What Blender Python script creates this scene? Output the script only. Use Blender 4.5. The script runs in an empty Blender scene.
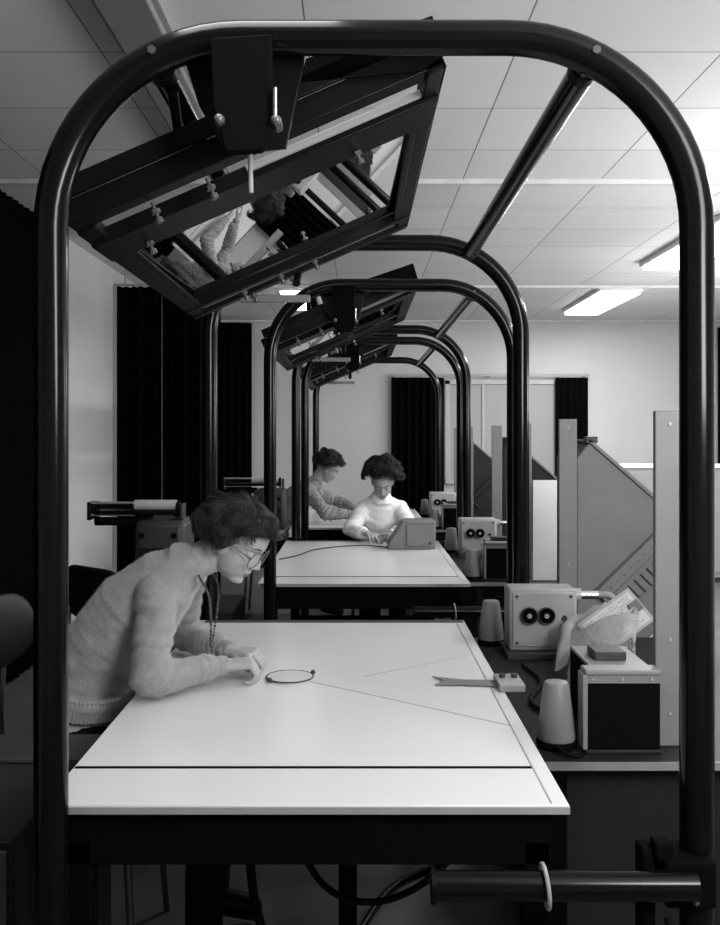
import bpy, bmesh, math, random
from mathutils import Vector, Matrix, noise
PI = math.pi
random.seed(7)
scn = bpy.context.scene
COL = scn.collection
F = 904.0; EYE = 1.48
def W(px, py, Y):
    return Vector(((px-357)*Y/F, Y, EYE-(py-434)*Y/F))
V = Vector

# ---------------------------------------------------------------- materials
def mat(name, g, rough=0.5, metal=0.0, var=0.08, scale=12.0, bump=0.0, bscale=60.0, spec=0.5, sheen=0.0, sss=0.0):
    m = bpy.data.materials.new(name); m.use_nodes = True
    nt = m.node_tree; b = nt.nodes['Principled BSDF']
    tc = nt.nodes.new('ShaderNodeTexCoord')
    n = nt.nodes.new('ShaderNodeTexNoise'); n.inputs['Scale'].default_value = scale; n.inputs['Detail'].default_value = 4
    nt.links.new(tc.outputs['Object'], n.inputs['Vector'])
    r = nt.nodes.new('ShaderNodeValToRGB')
    a = max(0, g*(1-var)); c = min(1, g*(1+var))
    r.color_ramp.elements[0].position = .3; r.color_ramp.elements[1].position = .7
    r.color_ramp.elements[0].color = (a, a, a, 1); r.color_ramp.elements[1].color = (c, c, c, 1)
    nt.links.new(n.outputs['Fac'], r.inputs['Fac']); nt.links.new(r.outputs['Color'], b.inputs['Base Color'])
    b.inputs['Roughness'].default_value = rough; b.inputs['Metallic'].default_value = metal
    b.inputs['Specular IOR Level'].default_value = spec
    if sheen: b.inputs['Sheen Weight'].default_value = sheen
    if sss:
        b.inputs['Subsurface Weight'].default_value = sss; b.inputs['Subsurface Radius'].default_value = (.01, .01, .01)
    if bump:
        n2 = nt.nodes.new('ShaderNodeTexNoise'); n2.inputs['Scale'].default_value = bscale; n2.inputs['Detail'].default_value = 3
        nt.links.new(tc.outputs['Object'], n2.inputs['Vector'])
        bp = nt.nodes.new('ShaderNodeBump'); bp.inputs['Strength'].default_value = bump; bp.inputs['Distance'].default_value = .01
        nt.links.new(n2.outputs['Fac'], bp.inputs['Height']); nt.links.new(bp.outputs['Normal'], b.inputs['Normal'])
    return m
def emit(name, s, g=1.0):
    m = bpy.data.materials.new(name); m.use_nodes = True
    b = m.node_tree.nodes['Principled BSDF']
    b.inputs['Base Color'].default_value = (.9, .9, .9, 1)
    b.inputs['Emission Color'].default_value = (g, g, g, 1); b.inputs['Emission Strength'].default_value = s
    return m
M = {}
M['black'] = mat('black_paint', .004, .38, spec=.09)
M['blackmatte'] = mat('black_matte', .003, .8, spec=.03)
M['tube'] = mat('black_gloss_tube', .003, .18, spec=.18)
M['curtain'] = mat('curtain_black', .003, .95, spec=.02, bump=.2)
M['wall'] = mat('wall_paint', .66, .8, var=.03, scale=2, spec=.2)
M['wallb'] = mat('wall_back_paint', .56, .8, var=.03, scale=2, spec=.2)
M['floor'] = mat('floor_lino', .10, .5, var=.15, scale=3)
M['top'] = mat('tabletop_white', .68, .24, var=.015, scale=3, spec=.5)
M['edge'] = mat('edge_grey', .30, .4)
M['trim'] = mat('ceiling_rail_paint', .60, .6)
M['bolt'] = mat('bolt_steel', .12, .35, .3)
M['grey'] = mat('grey_enamel', .19, .42, var=.05, spec=.35)
M['lgrey'] = mat('light_grey_enamel', .30, .42, var=.05, spec=.35)
M['pgrey'] = mat('plate_grey', .16, .5, var=.06, spec=.3)
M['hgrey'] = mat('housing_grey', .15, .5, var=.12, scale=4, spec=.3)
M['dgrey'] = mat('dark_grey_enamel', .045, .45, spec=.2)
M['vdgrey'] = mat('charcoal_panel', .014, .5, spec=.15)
M['chrome'] = mat('steel', .7, .22, 1.0, var=.03)
M['white'] = mat('white_paint', .8, .5, var=.03)
M['mirror'] = mat('mirror_glass', .94, .01, 1.0, var=.01)
M['skin'] = mat('skin', .36, .5, var=.05, scale=20, spec=.3, sss=.06)
M['lip'] = mat('lip', .18, .45)
M['hairdark'] = mat('hair_dark', .007, .5, var=.5, scale=60, spec=.35)
M['hairbrown'] = mat('hair_brown', .014, .5, var=.5, scale=60, spec=.4)
M['sweater'] = mat('sweater_wool', .27, .95, var=.10, scale=60, bump=.30, bscale=300, sheen=.35, spec=.03)
M['fuzz'] = mat('sweater_fuzz', .45, .95, var=.03, sheen=.5, spec=.0)
M['whitewool'] = mat('white_wool', .88, .95, var=.03, scale=30, bump=.3, bscale=200, sheen=.3, spec=.1)
M['trouser'] = mat('trouser_black', .006, .9, spec=.1)
M['eye'] = mat('eye_white', .5, .2)
M['iris'] = mat('iris', .02, .1)
M['bead'] = mat('bead', .05, .2)
M['paper'] = mat('paper', .75, .8, var=.03)
M['form'] = mat('form_paper', .46, .8, var=.04)
M['disc'] = mat('disc_glass', .60, .3, var=.03)
M['film'] = mat('clear_plastic', .75, .12, var=.05, scale=14, bump=.3, bscale=22)
M['film'].node_tree.nodes['Principled BSDF'].inputs['Transmission Weight'].default_value = .9
M['film'].node_tree.nodes['Principled BSDF'].inputs['IOR'].default_value = 1.12
M['lampoff'] = mat('diffuser_off', .22, .5)
M['lampon'] = emit('diffuser_on', 7.0)
M['blind'] = mat('window_blind', .36, .8, var=.03, scale=2)
M['fgrey'] = mat('window_frame_grey', .45, .6)
M['vinyl'] = mat('black_vinyl', .008, .45, spec=.15)

def patterned():
    m = bpy.data.materials.new('patterned_blouse'); m.use_nodes = True
    nt = m.node_tree; b = nt.nodes['Principled BSDF']; tc = nt.nodes.new('ShaderNodeTexCoord')
    v = nt.nodes.new('ShaderNodeTexVoronoi'); v.inputs['Scale'].default_value = 60
    r = nt.nodes.new('ShaderNodeValToRGB')
    r.color_ramp.elements[0].position = .25; r.color_ramp.elements[0].color = (.10, .10, .10, 1); r.color_ramp.elements[1].position = .50; r.color_ramp.elements[1].color = (.26, .26, .26, 1)
    nt.links.new(tc.outputs['Object'], v.inputs['Vector']); nt.links.new(v.outputs['Distance'], r.inputs['Fac'])
    nt.links.new(r.outputs['Color'], b.inputs['Base Color']); b.inputs['Roughness'].default_value = .9
    return m
M['pattern'] = patterned()
def ceiling_mat():
    m = bpy.data.materials.new('ceiling_tiles'); m.use_nodes = True
    nt = m.node_tree; b = nt.nodes['Principled BSDF']; tc = nt.nodes.new('ShaderNodeTexCoord')
    mp = nt.nodes.new('ShaderNodeMapping'); mp.inputs['Location'].default_value = (.18+7.7, .12, 0)
    br = nt.nodes.new('ShaderNodeTexBrick'); br.offset = 0; br.squash = 1
    br.inputs['Scale'].default_value = 1; br.inputs['Brick Width'].default_value = .77; br.inputs['Row Height'].default_value = .58
    br.inputs['Mortar Size'].default_value = .003; br.inputs['Mortar Smooth'].default_value = .1
    br.inputs['Color1'].default_value = (.72, .72, .72, 1); br.inputs['Color2'].default_value = (.65, .65, .65, 1); br.inputs['Mortar'].default_value = (.14, .14, .14, 1)
    nt.links.new(tc.outputs['Object'], mp.inputs['Vector']); nt.links.new(mp.outputs['Vector'], br.inputs['Vector'])
    # rows of small perforations in the tiles
    vo = nt.nodes.new('ShaderNodeTexVoronoi'); vo.inputs['Scale'].default_value = 38; vo.inputs['Randomness'].default_value = .0
    nt.links.new(tc.outputs['Object'], vo.inputs['Vector'])
    rp = nt.nodes.new('ShaderNodeValToRGB'); rp.color_ramp.elements[0].position = .12; rp.color_ramp.elements[0].color = (.55, .55, .55, 1)
    rp.color_ramp.elements[1].position = .22; rp.color_ramp.elements[1].color = (1, 1, 1, 1)
    nt.links.new(vo.outputs['Distance'], rp.inputs['Fac'])
    mx = nt.nodes.new('ShaderNodeMixRGB'); mx.blend_type = 'MULTIPLY'; mx.inputs[0].default_value = 1
    nt.links.new(br.outputs['Color'], mx.inputs[1]); nt.links.new(rp.outputs['Color'], mx.inputs[2])
    nt.links.new(mx.outputs[0], b.inputs['Base Color']); b.inputs['Roughness'].default_value = .55
    b.inputs['Specular IOR Level'].default_value = .3
    return m
M['ceiling'] = ceiling_mat()

# ---------------------------------------------------------------- mesh helpers
class MB:
    def __init__(s): s.bm = bmesh.new()
    def box(s, a, b, mtx=None):
        a = V(a); b = V(b); c = (a+b)/2; d = b-a
        bmesh.ops.create_cube(s.bm, size=1, matrix=(mtx or Matrix()) @ Matrix.Translation(c) @ Matrix.Diagonal((abs(d.x), abs(d.y), abs(d.z), 1)))
        return s
    def cone(s, p0, p1, r0, r1, n=20):
        p0 = V(p0); p1 = V(p1); d = p1-p0; L = d.length
        if L < 1e-6: return s
        q = d.to_track_quat('Z', 'Y').to_matrix().to_4x4()
        bmesh.ops.create_cone(s.bm, cap_ends=True, segments=n, radius1=r0, radius2=r1, depth=L, matrix=Matrix.Translation((p0+p1)/2) @ q)
        return s
    def cyl(s, p0, p1, r, n=20): return s.cone(p0, p1, r, r, n)
    def ell(s, c, r, mtx=None, u=20, v=14):
        if isinstance(r, (int, float)): r = (r, r, r)
        mm = (mtx or Matrix()) @ Matrix.Translation(V(c)) @ Matrix.Diagonal((r[0], r[1], r[2], 1))
        bmesh.ops.create_uvsphere(s.bm, u_segments=u, v_segments=v, radius=1, matrix=mm)
        return s
    def seg(s, p0, p1, r0, r1):
        s.cone(p0, p1, r0, r1, 16); s.ell(p0, r0, u=14, v=10); s.ell(p1, r1, u=14, v=10); return s
    def tube(s, pts, r, n=12, closed=False):
        pts = [V(p) for p in pts]; N = len(pts)
        rr = r if isinstance(r, (list, tuple)) else [r]*N
        rings = []; up = None
        for i, p in enumerate(pts):
            if closed: t = pts[(i+1) % N]-pts[i-1]
            else: t = pts[min(i+1, N-1)]-pts[max(i-1, 0)]
            t.normalize()
            if up is None:
                up = V((0, 0, 1)) if abs(t.z) < .9 else V((1, 0, 0))
            x = up-t*up.dot(t); x.normalize(); y = t.cross(x); up = x
            rings.append([s.bm.verts.new(p+(x*math.cos(2*PI*k/n)+y*math.sin(2*PI*k/n))*rr[i]) for k in range(n)])
        for i in range(N if closed else N-1):
            A = rings[i]; B = rings[(i+1) % N]
            for k in range(n): s.bm.faces.new((A[k], A[(k+1) % n], B[(k+1) % n], B[k]))
        if not closed:
            s.bm.faces.new(list(reversed(rings[0]))); s.bm.faces.new(rings[-1])
        return s
    def ring(s, c, R, r, ax=(0, 0, 1), n=32, m=8):
        q = V(ax).to_track_quat('Z', 'Y')
        return s.tube([V(c)+q @ V((R*math.cos(2*PI*k/n), R*math.sin(2*PI*k/n), 0)) for k in range(n)], r, m, True)
    def prism(s, poly, d, ext=1):
        a = [s.bm.verts.new(V(p)) for p in poly]; b = [s.bm.verts.new(V(p)+V(d)) for p in poly]
        s.bm.faces.new(a); s.bm.faces.new(list(reversed(b))); n = len(a)
        for k in range(n): s.bm.faces.new((a[k], b[k], b[(k+1) % n], a[(k+1) % n]))
        return s
    def xz(s, poly, y0, y1): return s.prism([(x, y0, z) for x, z in poly], (0, y1-y0, 0))
    def lathe(s, c, prof, n=28):
        c = V(c); rings = []
        for r, z in prof: rings.append([s.bm.verts.new(c+V((max(r, 1e-4)*math.cos(2*PI*k/n), max(r, 1e-4)*math.sin(2*PI*k/n), z))) for k in range(n)])
        for i in range(len(rings)-1):
            for k in range(n): s.bm.faces.new((rings[i][k], rings[i][(k+1) % n], rings[i+1][(k+1) % n], rings[i+1][k]))
        s.bm.faces.new(list(reversed(rings[0]))); s.bm.faces.new(rings[-1]); return s
    def ribbed(s, c0, c1, r0, r1, n=36, depth=.0012, el=(1, 1), xax=None):
        c0 = V(c0); c1 = V(c1); ax = (c1-c0).normalized()
        if xax is None: q = ax.to_track_quat('Z', 'Y'); X = q @ V((1, 0, 0)); Y = q @ V((0, 1, 0))
        else: X = (V(xax)-ax*V(xax).dot(ax)).normalized(); Y = ax.cross(X)
        R = []
        for j, t in enumerate((0, .12, .5, .88, 1)):
            c = c0.lerp(c1, t); r = (r0+(r1-r0)*t)*(.93 if j in (0, 4) else 1); row = []
            for k in range(2*n):
                rk = r+(depth if k % 2 else -depth); a = 2*PI*k/(2*n)
                row.append(s.bm.verts.new(c+X*(rk*el[0]*math.cos(a))+Y*(rk*el[1]*math.sin(a))))
            R.append(row)
        m = 2*n
        for i in range(4):
            for k in range(m): s.bm.faces.new((R[i][k], R[i][(k+1) % m], R[i+1][(k+1) % m], R[i+1][k]))
        s.bm.faces.new(list(reversed(R[0]))); s.bm.faces.new(R[-1]); return s
    def build(s, name, m, parent=None, bev=0.0, smooth=True, org=None):
        me = bpy.data.meshes.new(name)
        bmesh.ops.recalc_face_normals(s.bm, faces=s.bm.faces[:])
        s.bm.to_mesh(me); s.bm.free()
        return link(name, me, m, parent, bev, smooth, org)
def wloc(o):
    l = V(o.location)
    while o.parent: o = o.parent; l += V(o.location)
    return l
def link(name, me, m, parent=None, bev=0.0, smooth=True, org=None):
    o = bpy.data.objects.new(name, me); COL.objects.link(o)
    for mm in (m if isinstance(m, (list, tuple)) else [m]): me.materials.append(mm)
    if parent:
        me.transform(Matrix.Translation(-wloc(parent))); o.parent = parent
    elif org is not None:
        me.transform(Matrix.Translation(-V(org))); o.location = V(org)
    if smooth:
        for p in me.polygons: p.use_smooth = True
        if smooth != 'all':
            try: me.set_sharp_from_angle(angle=math.radians(38))
            except Exception: pass
    if bev:
        b = o.modifiers.new('bevel', 'BEVEL'); b.width = bev; b.segments = 2; b.limit_method = 'ANGLE'
    return o
def tag(o, label, cat, group=None, kind=None):
    o['label'] = label; o['category'] = cat
    if group: o['group'] = group
    if kind: o['kind'] = kind
    return o
def thing(name, loc, label, cat, group=None):
    o = bpy.data.objects.new(name, None); COL.objects.link(o); o.location = loc; o.empty_display_size = .1
    return tag(o, label, cat, group)
def struct(o): o['kind'] = 'structure'; return o
def copy_tree(o, parent=None):
    c = o.copy(); COL.objects.link(c)
    if parent: c.parent = parent
    for ch in list(o.children): copy_tree(ch, c)
    return c
def dup(o, dx, dy, label, sx=1, sz=1):
    c = copy_tree(o); c.location = V(o.location)+V((dx, dy, 0)); c['label'] = label; c.scale = (sx, 1, sz)
    return c
def cat_rom(pts, n=8):
    pts = [V(p) for p in pts]; P = [pts[0]*2-pts[1]]+pts+[pts[-1]*2-pts[-2]]; out = []
    for i in range(1, len(P)-2):
        for k in range(n):
            t = k/n; a, b, c, d = P[i-1], P[i], P[i+1], P[i+2]
            out.append(.5*((2*b)+(c-a)*t+(2*a-5*b+4*c-d)*t*t+(3*b-a-3*c+d)*t**3))
    out.append(pts[-1]); return out

# ---------------------------------------------------------------- room
XL, XR, YB, YF, ZC = -2.1, 4.75, 11.3, -1.6, 2.9
struct(MB().box((XL-.1, YF-.1, -.1), (XR+.1, YB+.1, 0)).build('floor', M['floor']))
struct(MB().box((XL-.1, YF-.1, ZC), (XR+.1, YB+.1, ZC+.1)).build('ceiling', M['ceiling']))
struct(MB().box((XL-.1, YF, 0), (XL, YB, ZC)).build('wall_left', M['wall']))
struct(MB().box((XR, YF, 0), (XR+.1, YB, ZC)).build('wall_right', M['wall']))
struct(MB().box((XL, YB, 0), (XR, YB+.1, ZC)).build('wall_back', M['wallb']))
struct(MB().box((XL, YF-.1, 0), (XR, YF, ZC)).build('wall_front', M['wall']))
for i, (y, w) in enumerate(((5.02, .05), (8.6, .05), (11.24, .06))):
    struct(MB().box((XL, y, ZC-.03), (XR, y+w, ZC)).build('trim_%d' % (i+1), M['trim'], bev=.004))
struct(MB().box((XL, YB-.02, 0), (XR, YB, .1)).build('baseboard_back', M['dgrey']))
wf = struct(MB().box((1.10, YB-.03, .9), (1.16, YB, 2.15)).box((2.46, YB-.03, .9), (2.52, YB, 2.15)).box((1.10, YB-.03, 2.10), (2.52, YB, 2.16)).box((1.10, YB-.05, .86), (2.52, YB, .91)).box((1.56, YB-.03, .9), (1.585, YB, 2.1)).build('window_1', M['fgrey'], bev=.003))
MB().box((1.16, YB-.012, .9), (2.46, YB-.004, 2.1)).build('blind', M['blind'], wf)

def curtain(p0, p1, z0, z1, label, folds, amp=.035, group='black blackout curtains'):
    p0 = V(p0+(0,)); p1 = V(p1+(0,)); d = p1-p0; L = d.length; d.normalize(); nn = V((d.y, -d.x, 0))
    bm = bmesh.new(); N = folds*10; cols = []
    for i in range(N+1):
        t = i/N; a = amp*(math.sin(2*PI*folds*t)+.35*math.sin(2*PI*folds*.37*t+1))
        c = []
        for k in range(5):
            z = z0+(z1-z0)*k/4; aa = a*(1.15-.3*k/4)
            p = p0+d*(L*t)+nn*aa; p.z = z; c.append(bm.verts.new(p))
        cols.append(c)
    for i in range(N):
        for k in range(4): bm.faces.new((cols[i][k], cols[i+1][k], cols[i+1][k+1], cols[i][k+1]))
    me = bpy.data.meshes.new('curtain'); bm.to_mesh(me); bm.free()
    o = link('curtain', me, M['curtain'], None, org=(p0+p1)/2+V((0, 0, z0)))
    sm = o.modifiers.new('solid', 'SOLIDIFY'); sm.thickness = .006
    return tag(o, label, 'curtain', group)
curtain((XL+.04, 1.0), (XL+.04, 6.45), .01, 2.89, 'long black curtain along the near part of the left wall', 60, .010)
curtain((-2.07, 7.8), (-1.688, 7.8), .03, 2.75, 'black curtain hanging across the room at left, against the wall', 6)
curtain((-1.68, 7.8), (-1.18, 7.8), .03, 2.75, 'black curtain hanging behind the second arch left post', 8)
curtain((XL+.05, YB-.08), (-1.31, YB-.08), .03, 2.86, 'narrow black curtain on the far wall beside the left corner', 8)
curtain((.425, YB-.09), (1.075, YB-.09), .2, 2.18, 'black curtain drawn to the left of the far window', 7)
curtain((2.46, YB-.09), (2.86, YB-.09), .2, 2.18, 'black curtain drawn to the right of the far window', 5)
curtain((4.47, YB-.09), (4.72, YB-.09), .03, 2.8, 'black curtain in the far right corner of the room', 3)
cr = thing('curtain_rail', (1.64, YB-.09, 2.21), 'thin metal curtain rail above the far window', 'curtain rail')
MB().box((.40, YB-.10, 2.195), (2.88, YB-.08, 2.225)).build('rail', M['edge'], cr)
for x in (.45, 1.64, 2.83): MB().box((x-.01, YB-.08, 2.19), (x+.01, YB, 2.23)).build('wall_bracket', M['edge'], cr)
cr = thing('curtain_rail', (-1.6, 7.8, 2.76), 'curtain rail hung across the room at left from the ceiling', 'curtain rail')
MB().box((-2.1, 7.79, 2.755), (-1.16, 7.81, 2.775)).build('rail', M['edge'], cr)
for x in (-2.0, -1.2): MB().cyl((x, 7.8, 2.775), (x, 7.8, 2.9), .006, 8).build('hanger', M['edge'], cr)

# ---------------------------------------------------------------- ceiling lights and added uplights
def light(x, y0, y1, on, label, hw=.21):
    t = thing('ceiling_light', ((x), (y0+y1)/2, ZC-.07), label, 'ceiling light', 'fluorescent ceiling lights')
    MB().box((x-hw, y0, ZC-.04), (x+hw, y1, ZC)).build('housing', M['white'] if on else M['edge'], t, bev=.005)
    MB().box((x-hw+.02, y0+.03, ZC-.07), (x+hw-.02, y1-.03, ZC-.04)).build('diffuser', M['lampon'] if on else M['lampoff'], t, bev=.01)
light(2.55, 8.7, 10.3, True, 'far lit fluorescent ceiling light to the right of the row')
light(2.55, 5.8, 7.5, True, 'lit fluorescent ceiling light cut by the right edge of the frame')
light(-.6, 8.7, 9.9, True, 'lit fluorescent ceiling light behind the small overhead mirrors', .16)
light(-.74, 2.7, 4.6, False, 'unlit fluorescent fitting above the nearest mirror frame', .11)
def area(loc, tgt, size, e, sy=None):
    l = bpy.data.lights.new('lamp', 'AREA'); l.energy = e; l.size = size
    if sy: l.shape = 'RECTANGLE'; l.size_y = sy
    o = bpy.data.objects.new('lamp', l); COL.objects.link(o); o.location = loc
    o.rotation_euler = (V(tgt)-V(loc)).to_track_quat('-Z', 'Y').to_euler(); return o
def down(x, y, sx, sy, e):
    l = bpy.data.lights.new('lamp', 'AREA'); l.energy = e; l.shape = 'RECTANGLE'; l.size = sx; l.size_y = sy
    o = bpy.data.objects.new('lamp', l); COL.objects.link(o); o.location = (x, y, 2.826); return o
area((1.5, -.2, 2.75), (-.1, 3.0, .8), .9, 58)
down(2.55, 3.6, .36, 1.6, 50)
down(2.55, 6.65, .36, 1.6, 100)
down(2.55, 9.5, .36, 1.5, 50)
down(-.3, 1.5, .5, .7, 14)  # unseen fill lamp added overhead for the near table and woman
area((1.3, .2, 1.9), (1.5, 1.9, 2.9), .8, 72)  # added uplight, no real fitting: brightens the near ceiling
area((3.2, 3.9, 1.7), (2.7, 4.4, 2.9), 1.0, 85)  # unseen uplight added beyond the benches to lift the ceiling tone
area((3.7, 7.2, 1.9), (3.2, 7.2, 2.9), .8, 40)  # another added uplight out of view, for the far right ceiling

# ---------------------------------------------------------------- arched frames
def arch_pts(xl, xr, zt, r, Y):
    p = [V((xl, Y, 0)), V((xl, Y, .6)), V((xl, Y, 1.3))]
    for k in range(17):
        a = PI-PI/2*k/16; p.append(V((xl+r+r*math.cos(a), Y, zt-r+r*math.sin(a))))
    for k in range(17):
        a = PI/2-PI/2*k/16; p.append(V((xr-r+r*math.cos(a), Y, zt-r+r*math.sin(a))))
    p += [V((xr, Y, 1.3)), V((xr, Y, .6)), V((xr, Y, 0))]
    return p
A1, A2 = 1.66, 3.44; AL, AR, AT, RR, TR = -.562, .624, 2.207, .35, .031
fr = thing('arched_tube_frame', (.031, A1, 0), 'nearest and largest black tubular arch frame over the first table', 'metal frame', 'black arched tube frames')
for Y in (A1, A2):
    MB().tube(arch_pts(AL, AR, AT, RR, Y), TR, 24).build('arch_tube', M['tube'], fr)
    for x in (AL, AR): MB().box((x-.06, Y-.05, 0), (x+.06, Y+.05, .012)).build('foot_plate', M['black'], fr, bev=.003)
ca = math.radians(64)
for s in (1, -1):
    cx = (AR-RR+RR*math.cos(ca)) if s > 0 else (AL+RR-RR*math.cos(ca)); cz = AT-RR+RR*math.sin(ca)
    MB().cyl((cx, A1, cz-.006), (cx, A2, cz-.006), .027, 20).build('connecting_tube', M['tube'], fr)
    for Y, dy in ((A1, 1), (A2, -1)):
        MB().cyl((cx, Y+dy*.02, cz-.006), (cx, Y+dy*.055, cz-.006), .0295).build('tube_collar', M['black'], fr)
        MB().cyl((cx+s*.004, Y-.036, cz), (cx+s*.004, Y-.026, cz), .008, 6).build('bolt', M['dgrey'], fr)
def q(px, py, Y): w = W(px, py, Y); return (w.x, w.z)
MB().xz([q(*p, 1.72) for p in ((186, 62), (306, 52), (304, 74), (287, 152), (228, 158), (201, 110))], 1.694, 1.706).build('back_plate', M['black'], fr, bev=.002)
MB().xz([q(*p, 1.61) for p in ((212, 40), (272, 36), (274, 140), (262, 152), (226, 154), (213, 104))], 1.60, 1.622).build('front_plate', M['blackmatte'], fr, bev=.003)
for px, py in ((219, 119), (276, 120)):
    w = W(px, py, 1.59)
    MB().cyl(w, w+V((0, .04, 0)), .010, 6).ell(w, .009).build('clamp_bolt', M['bolt'], fr)
MB().cyl(W(275, 88, 1.59), W(275, 118, 1.59), .004).build('clamp_rod', M['chrome'], fr)
MB().cyl((.135, 1.60, .68), (.60, 1.60, .68), .026, 24).build('side_pipe', M['tube'], fr)
MB().cyl((.131, 1.60, .68), (.139, 1.60, .68), .031, 24).build('pipe_cap', M['black'], fr)
MB().ring((.333, 1.60, .68), .036, .004, (1, 0, .08)).build('pipe_ring', M['edge'], fr)
MB().box((.535, 1.62, .71), (.57, 1.66, .745)).box((.55, 1.605, .635), (.64, 1.70, .72)).box((.515, 1.63, .54), (.54, 1.68, .73)).build('pipe_clamp', M['blackmatte'], fr, bev=.006)
for c_ in ((.565, 1.60, .70), (.60, 1.60, .65)): MB().ell(c_, .006).build('clamp_screw', M['dgrey'], fr)

# ---------------------------------------------------------------- overhead mirrors
mr = thing('overhead_mirror', (-.2, 2.42, 1.86), 'nearest and largest tilted overhead mirror in a black frame', 'mirror', 'tilted overhead mirrors')
an = math.radians(23.5); O = V((-.56, 1.75, 1.885)); LU = .79
MF = Matrix.Translation(O) @ Matrix.Rotation(-an, 4, 'Y')
def fb(a, b, name, m, bev=.003, mt=None): return MB().box(a, b, mt or MF).build(name, m, mr, bev=bev)
fb((0, 0, -.005), (LU, .05, .045), 'near_rail', M['black'])
fb((.02, -.006, .045), (LU+.01, .004, .085), 'near_flange', M['black'])
MB().xz([q(*p, 1.75) for p in ((300, 84), (306, 60), (432, 17), (444, 56), (420, 72))], 1.744, 1.749).build('corner_plate', M['blackmatte'], mr)
fb((0, .05, -.012), (.042, 1.35, .02), 'side_rail', M['black'])
fb((LU-.035, .0, -.012), (LU, 1.35, .02), 'side_rail', M['black'])
fb((LU, .0, -.012), (LU+.006, 1.35, .055), 'side_plate', M['black'])
fb((0, .135, -.02), (LU, .290, .012), 'middle_rail', M['black'])
fb((0, 1.17, -.015), (LU, 1.215, .012), 'middle_rail', M['black'])
fb((0, 1.30, -.015), (LU, 1.35, .025), 'far_rail', M['black'])
fb((.05, 1.232, -.012), (.74, 1.240, .01), 'steel_strip', M['edge'])
fb((.36, .124, -.008), (.76, .129, .01), 'steel_strip', M['grey'])
MG = MF @ Matrix.Translation((0, .74, .006)) @ Matrix.Rotation(math.radians(1.15), 4, 'X')
fb((.035, -.455, .0), (.76, .45, .005), 'mirror_glass', M['mirror'], 0, MG)
fb((.030, -.460, .005), (.765, .455, .012), 'backing_board', M['blackmatte'], 0, MG)
fb((.042, .285, -.012), (.058, 1.19, -.004), 'glass_retainer', M['black'])
fb((.735, .285, -.012), (.755, 1.19, -.004), 'glass_retainer', M['black'])
for u, v in ((.16, .06), (.28, .06), (.20, 1.2), (.33, 1.2), (.45, 1.2), (.22, 1.32), (.36, 1.32), (.10, .25), (.60, .25)):
    p = MF @ V((u, v, -.005)); k = MF @ V((u, v, -.05))
    MB().cyl(p, k, .0035, 10).cyl(k, MF @ V((u, v, -.040)), .008, 12).cyl(MF @ V((u, v, -.03)), MF @ V((u, v, -.022)), .010, 6).build('adjusting_screw', M['bolt'], mr)
MB().cyl(W(250, 152, 1.78), W(251, 193, 1.78), .005, 12).build('suspension_rod', M['edge'], mr)
MB().box((-.40, 3.08, 1.93), (-.16, 3.10, 1.955), None).build('tilt_lever', M['grey'], mr, bev=.003)
MB().cyl((-.2, 3.0, 1.98), (-.2, 3.40, 2.17), .012).build('support_arm', M['black'], mr)
MB().cyl((-.35, 1.78, 2.06), (-.35, 1.72, 2.13), .010).build('support_arm', M['black'], mr)

# ---------------------------------------------------------------- tables
TZ = .782; T0, T1, TL, TRt = 1.70, 3.39, -.594, .40
tb = thing('scanning_table', ((TL+TRt)/2, (T0+T1)/2, 0), 'nearest large white-topped table with black frame and cross line', 'table', 'white-topped scanning tables')
MB().box((TL, T0, TZ-.018), (TRt, T1, TZ)).build('tabletop', M['top'], tb, bev=.002)
MB().box((TL+.004, 1.886, TZ-.001), (TRt-.035, 1.897, TZ+.0012)).build('cross_line', M['blackmatte'], tb)
MB().box((TL+.03, T1-.045, TZ-.001), (TRt-.006, T1-.006, TZ+.002)).build('far_strip', M['dgrey'], tb)
MB().box((TRt-.034, T0+.01, TZ-.001), (TRt-.031, T1-.03, TZ+.001)).build('side_groove', M['edge'], tb)
MB().box((TL, T0-.004, TZ-.016), (TRt, T0, TZ-.003)).build('edge_band', M['edge'], tb)
MB().box((TL+.03, T0+.03, .655), (TRt-.028, T0+.06, TZ-.018)).build('front_apron', M['blackmatte'], tb, bev=.002)
MB().box((TL+.03, T1-.06, .655), (TRt-.028, T1-.03, TZ-.018)).build('rear_apron', M['blackmatte'], tb, bev=.002)
for x in (TL+.03, TRt-.056): MB().box((x, T0+.06, .70), (x+.028, T1-.06, TZ-.018)).build('side_apron', M['blackmatte'], tb, bev=.002)
for x in (TL+.035, TRt-.08):
    for y in (T0+.03, T1-.08): MB().box((x, y, 0), (x+.05, y+.05, .70)).build('leg', M['blackmatte'], tb, bev=.003)
MB().box((-.05, 2.45, .0), (.0, 2.5, .76)).build('centre_post', M['blackmatte'], tb, bev=.003)
MB().box((TL+.06, 3.33, .25), (TRt-.06, 3.36, .30)).build('stretcher', M['blackmatte'], tb, bev=.003)

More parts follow.
